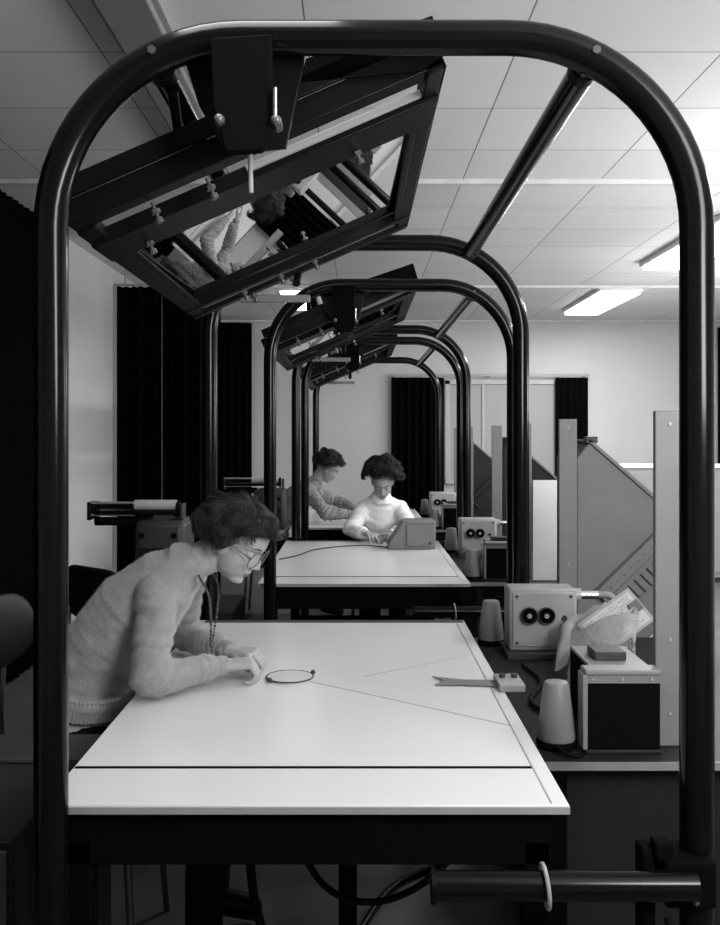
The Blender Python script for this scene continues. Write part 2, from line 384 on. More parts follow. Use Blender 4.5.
# ---------------------------------------------------------------- benches and devices at right
bn = thing('equipment_bench', (.85, 2.74, 0), 'nearest low dark equipment bench beside the first table', 'bench', 'dark equipment benches')
MB().box((.43, 2.09, .70), (1.35, 3.38, .72)).build('worktop', M['vdgrey'], bn, bev=.002)
MB().box((.43, 2.086, .703), (1.35, 2.09, .722)).build('edge_trim', M['grey'], bn)
MB().box((.50, 2.16, .06), (1.30, 3.34, .70)).build('cabinet_body', M['vdgrey'], bn, bev=.004)
for x in (.52, 1.24):
    for y in (2.18, 3.28): MB().box((x, y, 0), (x+.04, y+.04, .06)).build('foot', M['black'], bn)
pj = thing('film_projector', (.64, 2.22, .72), 'nearest black-fronted box on the bench behind the right arch post', 'projector', 'black box projectors')
MB().box((.548, 2.15, .73), (.722, 2.19, .908)).build('front_housing', M['blackmatte'], pj, bev=.003)
MB().box((.575, 2.19, .73), (.722, 2.44, .900)).build('rear_housing', M['blackmatte'], pj, bev=.003)
MB().box((.542, 2.142, .908), (.722, 2.195, .920)).build('top_plate', M['grey'], pj, bev=.003)
MB().box((.575, 2.195, .900), (.722, 2.44, .908)).build('rear_top_plate', M['grey'], pj, bev=.002)
MB().box((.542, 2.142, .72), (.722, 2.44, .73)).build('base_plate', M['vdgrey'], pj, bev=.003)
MB().box((.536, 2.145, .73), (.548, 2.195, .908)).build('side_flange', M['grey'], pj, bev=.002)
MB().box((.548, 2.146, .888), (.722, 2.15, .908)).build('upper_band', M['pgrey'], pj)
for x in (.56, .63, .70): MB().cyl((x, 2.146, .898), (x, 2.142, .898), .003, 8).build('screw', M['edge'], pj)
MB().box((.60, 2.28, .908), (.68, 2.36, .93)).build('top_bracket', M['dgrey'], pj, bev=.003)
def lamp_cone(c, label):
    t = thing('cone_lamp', c, label, 'lamp housing', 'grey conical lamp housings')
    MB().lathe(c, [(.046, 0), (.048, .006), (.048, .016), (.045, .020)]).build('base', M['blackmatte'], t)
    MB().lathe(c, [(.045, .020), (.047, .026), (.031, .150), (.027, .157), (.010, .160)]).build('shade', M['grey'], t)
    return t
lc1 = lamp_cone(V((.485, 2.20, .72)), 'nearest grey conical lamp housing on the bench beside the black box')
lc2 = lamp_cone(V((.485, 3.27, .72)), 'grey conical lamp housing left of the nearest two-lens box')
MB().tube(cat_rom([(.475, 2.15, .735), (.49, 2.122, .73), (.515, 2.112, .728), (.53, 2.125, .727)]), .005, 8).build('power_cable', M['black'], lc1)
def post2(x0, y, z0, label):
    t = thing('upright_plate', (x0+.035, y, z0), label, 'metal upright', 'grey upright plates')
    MB().box((x0, y, z0), (x0+.068, y+.02, 1.537)).build('plate', M['pgrey'], t, bev=.003)
    MB().box((x0+.062, y+.02, z0), (x0+.068, y+.07, 1.53)).build('return_flange', M['dgrey'], t)
    for z in (1.505, .98, .80): MB().cyl((x0+.035, y-.004, z), (x0+.035, y, z), .004, 10).build('screw', M['edge'], t)
    return t
up1 = post2(.726, 2.2, .72, 'nearest and tallest looking grey upright plate beside the right arch post')
up2 = post2(.774, 3.46, .0, 'grey upright plate behind the nearest two-lens box')
tl = thing('lens_box', (.64, 3.12, .72), 'nearest grey metal box with two round black lenses', 'optical box', 'grey boxes with two lenses')
MB().box((.517, 3.06, .745), (.745, 3.18, .955)).build('housing', M['lgrey'], tl, bev=.008)
MB().box((.505, 3.03, .72), (.76, 3.20, .745)).build('base_plate', M['dgrey'], tl, bev=.003)
MB().box((.526, 3.052, .76), (.736, 3.06, .945)).build('front_plate', M['lgrey'], tl, bev=.004)
for x in (.580, .638):
    MB().cyl((x, 3.052, .868), (x, 3.038, .868), .027, 28).build('lens', M['blackmatte'], tl)
    MB().ring((x, 3.038, .868), .0275, .0022, (0, 1, 0)).build('lens_ring', M['dgrey'], tl)
    MB().cyl((x, 3.040, .868), (x, 3.035, .868), .008, 12).build('lens_centre', M['edge'], tl)
for x in (.54, .722):
    for z in (.775, .932): MB().cyl((x, 3.052, z), (x, 3.047, z), .005, 10).build('screw', M['dgrey'], tl)
MB().cyl((.70, 3.052, .86), (.70, 3.042, .86), .008, 14).build('knob', M['dgrey'], tl)
MB().box((.65, 3.048, .78), (.72, 3.053, .81)).build('name_plate', M['edge'], tl)
MB().cyl((.745, 3.12, .925), (.83, 3.12, .925), .015, 20).build('outlet_pipe', M['chrome'], tl)
MB().cyl((.745, 3.12, .925), (.77, 3.12, .925), .023, 20).build('pipe_flange', M['edge'], tl)
MB().tube(cat_rom([(.83, 3.12, .925), (.875, 3.12, .92), (.90, 3.10, .87), (.89, 3.10, .80), (.87, 3.10, .73)]), .012, 12).build('flexible_hose', M['grey'], tl)
hd = thing('angled_housing', (1.1, 3.6, 0), 'nearest large grey sheet metal housing with sloping roof', 'machine housing', 'sloping grey housings')
poly = [(.850, 1.387), (.90, 1.445), (1.36, 1.045), (1.36, .92), (1.06, .62), (.850, .62)]
MB().xz(poly, 3.50, 3.85).build('housing', M['hgrey'], hd, bev=.006)
MB().xz([(.915, .875), (1.235, 1.185), (1.27, 1.15), (.95, .84)], 3.46, 3.50).build('slotted_rail', M['pgrey'], hd, bev=.002)
MB().xz([(.95, .832), (1.28, 1.150), (1.34, 1.09), (1.01, .78)], 3.48, 3.50).build('ribbed_panel', M['pgrey'], hd, bev=.002)
for k in range(14):
    x = .962+k*.0235; z = .838+k*.0227
    MB().cyl((x+.01, 3.474, z-.01), (x+.055, 3.474, z-.055), .003, 8).build('rib', M['dgrey'], hd)
for k in range(12):
    x = .945+k*.026; z = .868+k*.0252
    MB().cyl((x, 3.458, z), (x, 3.454, z), .0022, 8).build('rail_screw', M['dgrey'], hd)
MB().xz([(.893, 1.452), (.902, 1.460), (1.37, 1.053), (1.362, 1.043)], 3.49, 3.86).build('roof_edge', M['pgrey'], hd)
MB().box((.885, 3.49, 1.445), (.93, 3.53, 1.47)).build('roof_clip', M['dgrey'], hd, bev=.002)
for x in (.86, 1.0): MB().box((x, 3.52, 0), (x+.04, 3.82, .63)).build('stand', M['black'], hd)

U2 = (.12, 2.53); U3 = (.14, 5.06)
dup(fr, .129, 2.53, 'middle black tubular arch frame over the second table', .95, .983)
dup(fr, .16, 5.06, 'farthest and smallest black tubular arch frame', .975, .985)
dup(mr, U2[0], U2[1], 'tilted overhead mirror above the second table')
dup(mr, U3[0], U3[1], 'smallest tilted overhead mirror, above the third table')
dup(tb, U2[0]+.01, U2[1], 'second white-topped table with grey control box on it')
dup(tb, U3[0], U3[1], 'third white-topped table at the far end, mostly hidden')
for o, l2, l3 in ((bn, 'dark equipment bench beside the second table', 'farthest dark equipment bench beside the third table'),
                  (pj, 'black-sided grey box on the bench beside the second table', 'farthest black-sided grey box beside the third table'),
                  (lc1, 'small grey conical lamp housing beside the second black box', 'farthest front grey conical lamp housing beside the third table'),
                  (lc2, 'small grey conical lamp housing left of the second two-lens box', 'farthest grey conical lamp housing at the far two-lens box'),
                  (up1, 'grey upright plate hidden behind the second arch post', 'grey upright plate just before the farthest one'),
                  (up2, 'grey upright plate behind the second two-lens box', 'farthest and smallest grey upright plate'),
                  (tl, 'second grey metal box with two round black lenses', 'farthest small grey box with two lenses'),
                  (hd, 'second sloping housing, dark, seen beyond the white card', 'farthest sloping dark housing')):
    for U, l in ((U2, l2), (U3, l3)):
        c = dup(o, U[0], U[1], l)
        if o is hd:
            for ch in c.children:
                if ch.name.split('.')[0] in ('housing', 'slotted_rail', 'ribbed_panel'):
                    ch.data = ch.data.copy(); ch.data.materials[0] = M['vdgrey']  # shade on the far housings' fronts is put into their colour

# papers and loose things at right
pc = thing('clipboard', (.86, 2.82, .72), 'tilted clipboard with printed form beside the upright plate', 'clipboard')
MP = Matrix.Translation((.765, 2.80, .800)) @ Matrix.Rotation(math.radians(-36), 4, 'Y') @ Matrix.Rotation(math.radians(58), 4, 'X')
MB().box((-.01, -.008, -.006), (.19, .12, 0), MP).build('board', M['edge'], pc)
MB().box((0, 0, 0), (.18, .11, .002), MP).build('printed_form', M['form'], pc)
tx = MB(); rr_ = random.Random(2)
for j in range(12):
    x = .01
    while x < .165:
        w_ = rr_.uniform(.004, .013)
        if rr_.random() < .7: tx.box((x, .010+j*.008, .002), (min(x+w_, .17), .0125+j*.008, .0024), MP)
        x += w_+.004
tx.build('typed_lines', M['grey'], pc)
MB().box((.15, .04, .002), (.185, .075, .010), MP).build('clip', M['bolt'], pc)
MB().cyl((.86, 2.86, .72), (.86, 2.86, .865), .008).build('prop', M['black'], pc)
def sheet(name, x0, y0, z0, dx, rise, label, m, amp, sd, lab2='paper sheet'):
    tp = thing(name, (x0+dx/2, y0+.04, .72), label, lab2)
    bm = MB(); g = []
    for i in range(15):
        row = []
        for k in range(13):
            u = i/14; v = k/12
            p = V((x0+dx*u+.05*v, y0+.14*v, z0+rise*v+.07*u))+V((0, -.5, 1))*(amp*noise.noise(V((i*.3+sd, k*.3, 0)))+amp*.3*noise.noise(V((i*1.1, k*1.1+sd, 3))))
            row.append(bm.bm.verts.new(p))
        g.append(row)
    for i in range(14):
        for k in range(12): bm.bm.faces.new((g[i][k], g[i+1][k], g[i+1][k+1], g[i][k+1]))
    o = bm.build('sheet', m, tp, smooth='all'); s_ = o.modifiers.new('s', 'SOLIDIFY'); s_.thickness = .001
    return tp
sheet('plastic_sheet', .60, 2.60, .735, .20, .15, 'crumpled clear plastic sheet leaning in front of the clipboard', M['film'], .025, 1, 'plastic sheet')
sheet('paper_sheet', .62, 2.84, .735, .15, .12, 'creased grey paper sheet heaped behind the clear plastic', M['lgrey'], .02, 4)
ws = thing('white_card', (.985, 4.70, .72), 'tall white card standing on the second bench', 'card')
MB().box((.915, 4.70, .72), (1.055, 4.706, 1.24)).build('card', M['paper'], ws)
MB().box((.95, 4.706, .72), (1.03, 4.76, .735)).build('foot', M['dgrey'], ws)
cb = thing('steel_cabinet', (3.0, 9.2, 0), 'pale steel cabinet behind the sloping housings at right', 'cabinet')
MB().box((2.6, 9.0, .05), (3.9, 9.45, 1.14)).build('body', M['lgrey'], cb, bev=.005)
MB().box((2.58, 8.98, 1.14), (3.92, 9.47, 1.17)).build('top', M['white'], cb, bev=.003)
for x in (2.64, 3.26): MB().box((x, 8.985, .1), (x+.6, 9.0, 1.10)).build('door', M['lgrey'], cb, bev=.003)
MB().box((2.62, 9.02, 0), (3.88, 9.43, .05)).build('plinth', M['dgrey'], cb)

# table 1 things
dk = thing('magnifier_disc', W(290, 676, 2.585), 'round flat magnifying disc held at the woman\'s hand', 'magnifier')
dk.location.z = TZ; c = V(dk.location)
MB().lathe(c, [(.064, .0), (.065, .001), (.065, .005), (.064, .006)], 48).build('glass', M['disc'], dk)
MB().ring(c+V((0, 0, .005)), .066, .0022, (0, 0, 1), 48).build('rim', M['dgrey'], dk)
for a in (.5, 3.9): MB().ell(c+V((.073*math.cos(a), .073*math.sin(a), .008)), .007).build('rim_knob', M['dgrey'], dk)
fp = thing('fishtail_pointer', (.42, 2.50, TZ), 'grey fishtail plate with small light block at the table edge', 'pointer')
MB().prism([(.388, 2.485, TZ+.003), (.388, 2.545, TZ+.003), (.30, 2.55, TZ+.003), (.215, 2.585, TZ+.003), (.245, 2.54, TZ+.003), (.215, 2.50, TZ+.003), (.30, 2.50, TZ+.003)], (0, 0, .003)).build('blade', M['grey'], fp)
MB().box((.30, 2.50, TZ), (.388, 2.54, TZ+.003)).build('spacer', M['dgrey'], fp)
MB().box((.385, 2.44, TZ), (.455, 2.56, TZ+.020)).build('block', M['lgrey'], fp, bev=.003)
for x in (.405, .438): MB().cyl((x, 2.52, TZ+.020), (x, 2.52, TZ+.030), .009, 14).build('knob', M['dgrey'], fp)
th = MB().tube([(-.16, 2.57, TZ+.0006), (.37, 2.16, TZ+.0006)], .0006, 6).build('thread', M['lgrey'], None, org=(.1, 2.36, TZ))
tag(th, 'thin thread stretched diagonally across the nearest tabletop', 'thread')
th = MB().tube([(.02, 2.60, TZ+.0005), (.37, 2.86, TZ+.0005)], .0005, 6).build('thread', M['lgrey'], None, org=(.2, 2.73, TZ))
tag(th, 'faint thread towards the far right corner of the nearest tabletop', 'thread')
kb = thing('control_box', (.34, 5.55, TZ), 'grey wedge control box on the second table', 'control box')
MB().prism([(.19, 5.46, TZ), (.19, 5.46, TZ+.035), (.275, 5.46, TZ+.165), (.30, 5.46, TZ+.17), (.475, 5.46, TZ+.17), (.475, 5.46, TZ)], (0, .22, 0)).build('case', M['grey'], kb, bev=.006)
MB().box((.30, 5.452, TZ+.02), (.465, 5.46, TZ+.15)).build('front_panel', M['grey'], kb, bev=.003)
MB().cyl((.44, 5.452, TZ+.04), (.44, 5.444, TZ+.04), .008).build('knob', M['dgrey'], kb)
cbx = MB().tube(cat_rom([(.19, 5.52, TZ+.006), (.05, 5.62, TZ+.006), (-.12, 5.55, TZ+.006), (-.26, 5.40, TZ+.006), (-.34, 5.15, TZ+.006), (-.43, 5.0, TZ+.006)]), .003, 8).build('cable', M['black'], None, org=(0, 5.3, TZ))
tag(cbx, 'thin dark cable curving over the second table from the control box', 'cable')
def cable(pts, r, label, g=None):
    o = MB().tube(cat_rom(pts, 10), r, 10).build('cable', M['black'], None, org=pts[0]); tag(o, label, 'cable', g)
cable([(-.22, 2.5, .73), (-.28, 2.4, .45), (-.24, 2.3, .22), (-.10, 2.35, .05), (.1, 2.9, .012), (.3, 3.1, .012)], .012, 'thick black cable looping down beneath the nearest table')
cable([(.30, 2.2, .69), (.22, 2.1, .5), (.05, 2.05, .42), (-.1, 2.1, .46), (-.2, 2.2, .70)], .008, 'black cable sagging beneath the nearest tabletop')
cable([(.60, 1.75, .55), (.66, 1.9, .35), (.52, 1.98, .15), (.45, 1.95, .012), (.3, 1.9, .012)], .007, 'black cable hanging from the clamp at the right arch post')
cable([(.50, 2.30, .728), (.52, 2.40, .728), (.49, 2.55, .728), (.56, 2.75, .728), (.54, 2.95, .728)], .006, 'black cable lying on the nearest bench behind the cone lamp')

# ---------------------------------------------------------------- left side things
def chair(x, y, ang, seatz, label, m):
    t = thing('chair', (0, 0, 0), label, 'chair', 'office chairs')
    MB().box((-.21, -.21, seatz-.05), (.21, .21, seatz)).build('seat', m, t, bev=.02)
    for sx in (-1, 1):
        for sy in (-1, 1): MB().cyl((sx*.18, sy*.18, seatz-.05), (sx*.21, sy*.21, 0), .011).build('leg', M['bolt'], t)
    bm = MB()
    N = 16; rows = []
    for k in range(9):
        row = []
        for i in range(N+1):
            u = i/N*2-1; a = u*.75; hz = .105*(1-.45*abs(u)**4); v = k/8*2-1
            z = seatz+.40+hz*v; row.append((-.235+.13*(1-math.cos(a))-.02*v*v-.008*v, .25*math.sin(a)/math.sin(.75)*.80, z))
        rows.append(row)
    vv = [[bm.bm.verts.new(p) for p in r] for r in rows]
    for k in range(8):
        for i in range(N): bm.bm.faces.new((vv[k][i], vv[k][i+1], vv[k+1][i+1], vv[k+1][i]))
    o = bm.build('backrest', m, t); s = o.modifiers.new('s', 'SOLIDIFY'); s.thickness = .022; s.offset = 0
    b = o.modifiers.new('b', 'BEVEL'); b.width = .008; b.segments = 3
    for sy in (-1, 1): MB().tube(cat_rom([(-.15, sy*.12, seatz-.03), (-.25, sy*.12, seatz), (-.27, sy*.12, seatz+.14), (-.262, sy*.12, seatz+.34)]), .010, 10).build('back_tube', M['chrome'], t)
    t.location = (x, y, 0); t.rotation_euler = (0, 0, ang)
    return t
chair(-.80, 2.60, 0, .50, 'dark chair the nearest woman sits on, at the left edge', M['vinyl'])
chair(-.88, 3.70, .9, .46, 'empty black chair behind the nearest woman', M['vinyl'])
chair(.165, 6.30, -PI/2, .46, 'chair under the woman in the white sweater', M['vinyl'])
chair(-.70, 7.42, 0, .46, 'chair under the person in the patterned shirt', M['vinyl'])
lb = thing('low_cabinet', (-.90, 2.28, 0), 'dark grey low cabinet left of the nearest table', 'cabinet')
MB().box((-1.3, 2.18, .05), (-.635, 2.34, .69)).build('body', M['dgrey'], lb, bev=.004)
MB().box((-1.31, 2.17, .69), (-.63, 2.35, .70)).build('top', M['dgrey'], lb, bev=.002)
MB().box((-1.28, 2.2, 0), (-.66, 2.32, .05)).build('plinth', M['black'], lb)
lg = thing('equipment_rack', (-.85, 1.85, 0), 'mid grey rack panel at the bottom left corner', 'rack')
MB().box((-1.1, 1.76, .04), (-.672, 1.98, .686)).build('body', M['vdgrey'], lg, bev=.004)
MB().box((-1.09, 1.75, .06), (-.68, 1.76, .67)).build('front_panel', M['dgrey'], lg, bev=.002)
MB().box((-1.08, 1.78, 0), (-.69, 1.96, .04)).build('plinth', M['black'], lg)
rm = thing('film_reel_machine', (-1.0, 4.6, 0), 'nearer film reel machine with pale drum left of the second table', 'film machine', 'film reel machines')
MB().box((-1.10, 4.45, .74), (-.85, 4.75, 1.05)).build('body', M['dgrey'], rm, bev=.03)
MB().box((-1.32, 4.52, 1.075), (-.90, 4.70, 1.095)).build('arm_plate', M['black'], rm, bev=.004)
MB().cyl((-1.32, 4.56, 1.115), (-.90, 4.56, 1.115), .012).build('spindle', M['black'], rm)
MB().cyl((-1.32, 4.56, 1.04), (-1.08, 4.56, 1.04), .022).build('lower_roller', M['black'], rm)
MB().cyl((-1.12, 4.56, 1.122), (-.91, 4.56, 1.122), .026).build('drum', M['form'], rm)
for x in (-1.31, -1.13, -.90): MB().cyl((x-.006, 4.56, 1.10), (x+.006, 4.56, 1.10), .042).build('reel_flange', M['black'], rm)
for z_ in (1.075, 1.135): MB().cyl((-1.33, 4.53, z_), (-1.12, 4.53, z_), .006, 10).build('tie_rod', M['edge'], rm)
MB().box((-1.345, 4.50, 1.05), (-1.33, 4.60, 1.14)).build('end_plate', M['black'], rm, bev=.003)
MB().box((-.885, 4.52, 1.05), (-.87, 4.60, 1.13)).build('end_plate', M['dgrey'], rm, bev=.003)
MB().box((-1.07, 4.44, .80), (-.88, 4.45, .92)).build('cover_panel', M['vdgrey'], rm, bev=.003)
MB().box((-1.02, 4.53, 1.045), (-.94, 4.62, 1.08)).build('neck', M['dgrey'], rm)
MB().box((-1.00, 4.55, .03), (-.94, 4.65, .75)).build('column', M['black'], rm, bev=.004)
MB().box((-1.2, 4.40, 0), (-.8, 4.8, .03)).build('base', M['black'], rm, bev=.004)
for x in (-1.06, -.90): MB().cyl((x, 4.452, .98), (x, 4.44, .98), .014).build('dial', M['black'], rm)
dup(rm, .30, 2.50, 'farther film reel machine left of the third table')
rk = thing('dark_cabinet', (-.74, 4.55, 0), 'dark cabinet beside the second table legs', 'cabinet')
MB().box((-.79, 4.35, .03), (-.60, 4.85, .62)).build('body', M['vdgrey'], rk, bev=.004)
MB().box((-.78, 4.36, 0), (-.61, 4.84, .03)).build('plinth', M['black'], rk)
MB().box((-.77, 4.345, .35), (-.62, 4.352, .50)).build('drawer', M['dgrey'], rk, bev=.002)

# ---------------------------------------------------------------- people
def remesh(bm, voxel, smooth_it, disp=0, dsc=10, folds=None):
    me = bpy.data.meshes.new('tmp'); bm.bm.to_mesh(me); bm.bm.free()
    o = bpy.data.objects.new('tmp', me); COL.objects.link(o)
    r = o.modifiers.new('r', 'REMESH'); r.mode = 'VOXEL'; r.voxel_size = voxel
    s = o.modifiers.new('s', 'SMOOTH'); s.factor = .5; s.iterations = smooth_it
    dg = bpy.context.evaluated_depsgraph_get(); dg.update()
    out = bpy.data.meshes.new_from_object(o.evaluated_get(dg))
    bpy.data.objects.remove(o)
    if disp:
        vn = [v.normal.copy() for v in out.vertices]
        for v, n in zip(out.vertices, vn):
            p = v.co
            d = disp*(noise.noise(p*dsc)+.5*noise.noise(V((p.x*dsc*1.5, p.y*dsc*1.5, p.z*dsc*1.8))+V((5, 1, 2))))
            for c, ax, rad, am, fr_ in (folds or ()):
                w_ = math.exp(-((p-c).length/rad)**2)
                if w_ > .02: d += am*w_*math.sin((p-c).dot(ax)*fr_+2.5*noise.noise(p*14))
            v.co = p+n*d
    return out
def hand(b, w, d, n, s, curl=(.35, .5, .4), k=1.0):
    w = V(w); d = V(d).normalized(); n = V(n); n = (n-d*n.dot(d)).normalized(); s = V(s); s = (s-d*s.dot(d)-n*s.dot(n)).normalized()
    fl = (1.0, 1.1, 1.02, .8)
    for i in range(4):
        base = w+d*(.078-.004*abs(i-1))*k+s*(.031-.0210*i)*k
        b.seg(w+s*(.014-.009*i)*k, base, .0155*k, .0102*k)
        a = 0; p = base; r = .0080*k
        dd0 = (d+s*(.14-.09*i)).normalized()
        for j, L in enumerate((.042, .027, .020)):
            a += curl[j]+.07*i; v = dd0*math.cos(a)+n*math.sin(a); e = p+v*L*fl[i]*k
            b.seg(p, e, r, r*.88); p = e; r *= .88
    p = w+d*.02*k+s*.018*k; v = (d*.65+s*.6+n*.35).normalized(); r = .0125*k
    for j, L in enumerate((.038, .030, .022)):
        e = p+v*L*k; b.seg(p, e, r, r*.84); p = e; r *= .84; v = (v+d*.35+n*.1-s*.12).normalized()
def torso(b, spine, side, grow=0.0):
    pts = []
    for i in range(len(spine)-1):
        for k in range(5):
            t = k/5; a, c = spine[i], spine[i+1]
            pts.append((V(a[0]).lerp(V(c[0]), t), a[1]+(c[1]-a[1])*t, a[2]+(c[2]-a[2])*t))
    pts.append((V(spine[-1][0]), spine[-1][1], spine[-1][2]))
    for i, (c, w, d) in enumerate(pts):
        ax = (pts[min(i+1, len(pts)-1)][0]-pts[max(i-1, 0)][0]).normalized()
        sd = (V(side)-ax*V(side).dot(ax)).normalized(); fw = ax.cross(sd)
        R = Matrix((sd, fw, ax)).transposed().to_4x4(); R.translation = c
        b.ell((0, 0, 0), (w+grow, d+grow, .05+grow), R, 24, 14)
def head_matrix(c, yaw, pitch, sc=1.0):
    f = V((math.cos(pitch)*math.cos(yaw), math.cos(pitch)*math.sin(yaw), -math.sin(pitch))); l = V((-math.sin(yaw), math.cos(yaw), 0)); u = f.cross(l)
    R = Matrix((f, l, u)).transposed().to_4x4(); return Matrix.Translation(V(c)) @ R @ Matrix.Scale(sc, 4)
def head(b, H):
    e = lambda c, r: b.ell(c, r, H, 36, 26)
    e((-.012, 0, .038), (.094, .072, .080)); e((.022, 0, -.012), (.066, .060, .090)); e((.010, 0, -.040), (.060, .053, .050))
    e((.050, 0, -.078), (.028, .028, .025)); e((.040, 0, .045), (.048, .058, .050))
    for s in (-1, 1):
        e((-.002, s*.068, -.002), (.015, .009, .030)); e((-.008, s*.075, .012), (.013, .006, .016)); e((.022, s*.034, -.058), (.036, .015, .022))
def G(x, s): return math.exp(-(x/s)**2)
def sstep(a, b, x):
    t = min(1, max(0, (x-a)/(b-a))); return t*t*(3-2*t)
def face_dx(y, z):
    d = 0
    if z > .030: n = .004*G(z-.030, .012); sg = .0085
    elif z > -.022: t = (.030-z)/.052; n = .004+.018*t**1.2; sg = .0080+.0035*t
    else: n = .022*(1-sstep(-.020, -.036, z)) if z > -.036 else 0; sg = .0115
    d += n*G(y, sg)
    d += .007*(G(y-.013, .006)+G(y+.013, .006))*G(z+.025, .007)
    for s in (-1, 1):
        d -= .008*G(y-s*.030, .015)*G(z-.011, .011); d += .0035*G(y-s*.028, .020)*G(z-.032, .008)
        d += .0035*G(y-s*.040, .016)*G(z+.016, .015)
    d += .005*G(y, .026)*G(z+.055, .020)+.0035*G(y, .019)*G(z+.0495, .0050)+.0040*G(y, .016)*G(z+.0625, .0055)
    d -= .0035*G(y, .019)*G(z+.0560, .0026)+.0035*G(y, .020)*G(z+.0745, .0060); d += .005*G(y, .016)*G(z+.091, .012)
    return d
def shape_face(me, H, inv):
    for v in me.vertices:
        c = inv @ v.co
        if c.x > .015 and abs(c.y) < .08 and -.125 < c.z < .12:
            v.co = H @ V((c.x+face_dx(c.y, c.z)*sstep(.015, .055, c.x), c.y, c.z))
def hair(H, parent, m, R=(.104, .084, .090), C=(-.014, 0, .040), curl=.2, N=520, front=1.05, sidet=1.75, back=2.2, kick=.015, rad=.0065, length=.55, seed=1, lump=.05, sweep=0, wave=0, jit=.02):
    rnd = random.Random(seed)
    C = V(C); R = V(R)
    def lim(ph):
        c = math.cos(ph); j = .13*noise.noise(V((math.cos(ph)*5, math.sin(ph)*5, seed)))
        if c > 0: return sidet+(front-sidet)*c**.8+j
        return sidet+(back-sidet)*(-c)+j
    def P(th, ph, k):
        k *= 1+lump*noise.noise(V((math.cos(ph)*math.sin(th)*2.5, math.sin(ph)*math.sin(th)*2.5, math.cos(th)*2.5+seed)))
        k *= 1+wave*math.sin(th*9+2.5*noise.noise(V((math.cos(ph)*1.5, math.sin(ph)*1.5, seed)))*2)
        return C+V((R.x*math.sin(th)*math.cos(ph), R.y*math.sin(th)*math.sin(ph), R.z*math.cos(th)))*k
    b = MB()
    nph, nth = 48, 18; rows = []
    for j in range(1, nth+1):
        row = []
        for i in range(nph):
            ph = 2*PI*i/nph; th = lim(ph)*.93*j/nth; k = .95
            if j == nth: k -= .22
            elif j == nth-1: k -= .11
            elif j == nth-2: k -= .04
            row.append(b.bm.verts.new(H @ P(th, ph, k)))
        rows.append(row)
    tp = b.bm.verts.new(H @ P(0, 0, .95))
    for i in range(nph): b.bm.faces.new((tp, rows[0][i], rows[0][(i+1) % nph]))
    for j in range(nth-1):
        for i in range(nph): b.bm.faces.new((rows[j][i], rows[j+1][i], rows[j+1][(i+1) % nph], rows[j][(i+1) % nph]))
    for _ in range(N):
        ph = rnd.uniform(0, 2*PI); L = lim(ph); ln = length*rnd.uniform(.6, 1.2)
        lk = noise.noise(V((math.cos(ph)*5, math.sin(ph)*5, seed+.5)))
        dph = (rnd.uniform(-.6, .6)+1.4*lk)*curl*2; lift = rnd.uniform(.0, .035+.03*curl*5); w = lk*6+rnd.uniform(0, 1.6)
        c = math.cos(ph); kj = rnd.uniform(-jit, jit)
        if sweep and c > .1:
            th0 = L*rnd.uniform(.0, .9); th1 = th0+ln*.7; dph += -sweep*rnd.uniform(.6, 1.2); th1 = min(th1, L+.25)
        else:
            th0 = L*math.sqrt(rnd.random())*.86-.08; th1 = min(th0+ln, L+rnd.uniform(-.10, .22))
        pts = []; n = 9; kk = rnd.uniform(0, 1)
        for q_ in range(n+1):
            t = q_/n; ph_ = ph+dph*t+curl*.3*math.sin(w+t*5); th_ = min(th0+(th1-th0)*t, lim(ph_)+.22)
            k = .975+kj+lift*math.sin(PI*t*.9)+curl*.12*math.sin(w+t*7)+(kick*8*t**3*kk if th1 > L-.1 else 0)
            pts.append(H @ P(th_, ph_, k))
        r = rad*rnd.uniform(.6, 1.15)
        b.tube(pts, [r*(1-.85*(i/n)**1.5)*(.35+.65*min(1, i/2)) for i in range(n+1)], 4)
    return b.build('hair', m, parent, smooth='all')
def face_mats(me, H, inv):
    for p in me.polygons:
        c = inv @ p.center; p.material_index = 0
        if c.x > .078 and -.069 < c.z < -.045 and abs(c.y) < .022*(1-((c.z+.057)/.0125)**2): p.material_index = 1
def fuzz(me, n, length, parent, m, seed=4):
    rnd = random.Random(seed); bm = bmesh.new(); polys = me.polygons; N = len(polys)
    for _ in range(n):
        p = polys[rnd.randrange(N)]; c = p.center; nn = p.normal
        t = V((rnd.uniform(-1, 1), rnd.uniform(-1, 1), rnd.uniform(-1, 1))); s = nn.cross(t)
        if s.length < .1: continue
        s.normalize(); d = (nn+t*.8).normalized(); L = length*rnd.uniform(.4, 1.2)
        bm.faces.new((bm.verts.new(c-s*.00025), bm.verts.new(c+s*.00025), bm.verts.new(c+d*L)))
    o = bpy.data.meshes.new('wool_fuzz'); bm.to_mesh(o); bm.free()
    ob = bpy.data.objects.new('wool_fuzz', o); COL.objects.link(ob); o.materials.append(m); ob.parent = parent; ob['kind'] = 'stuff'
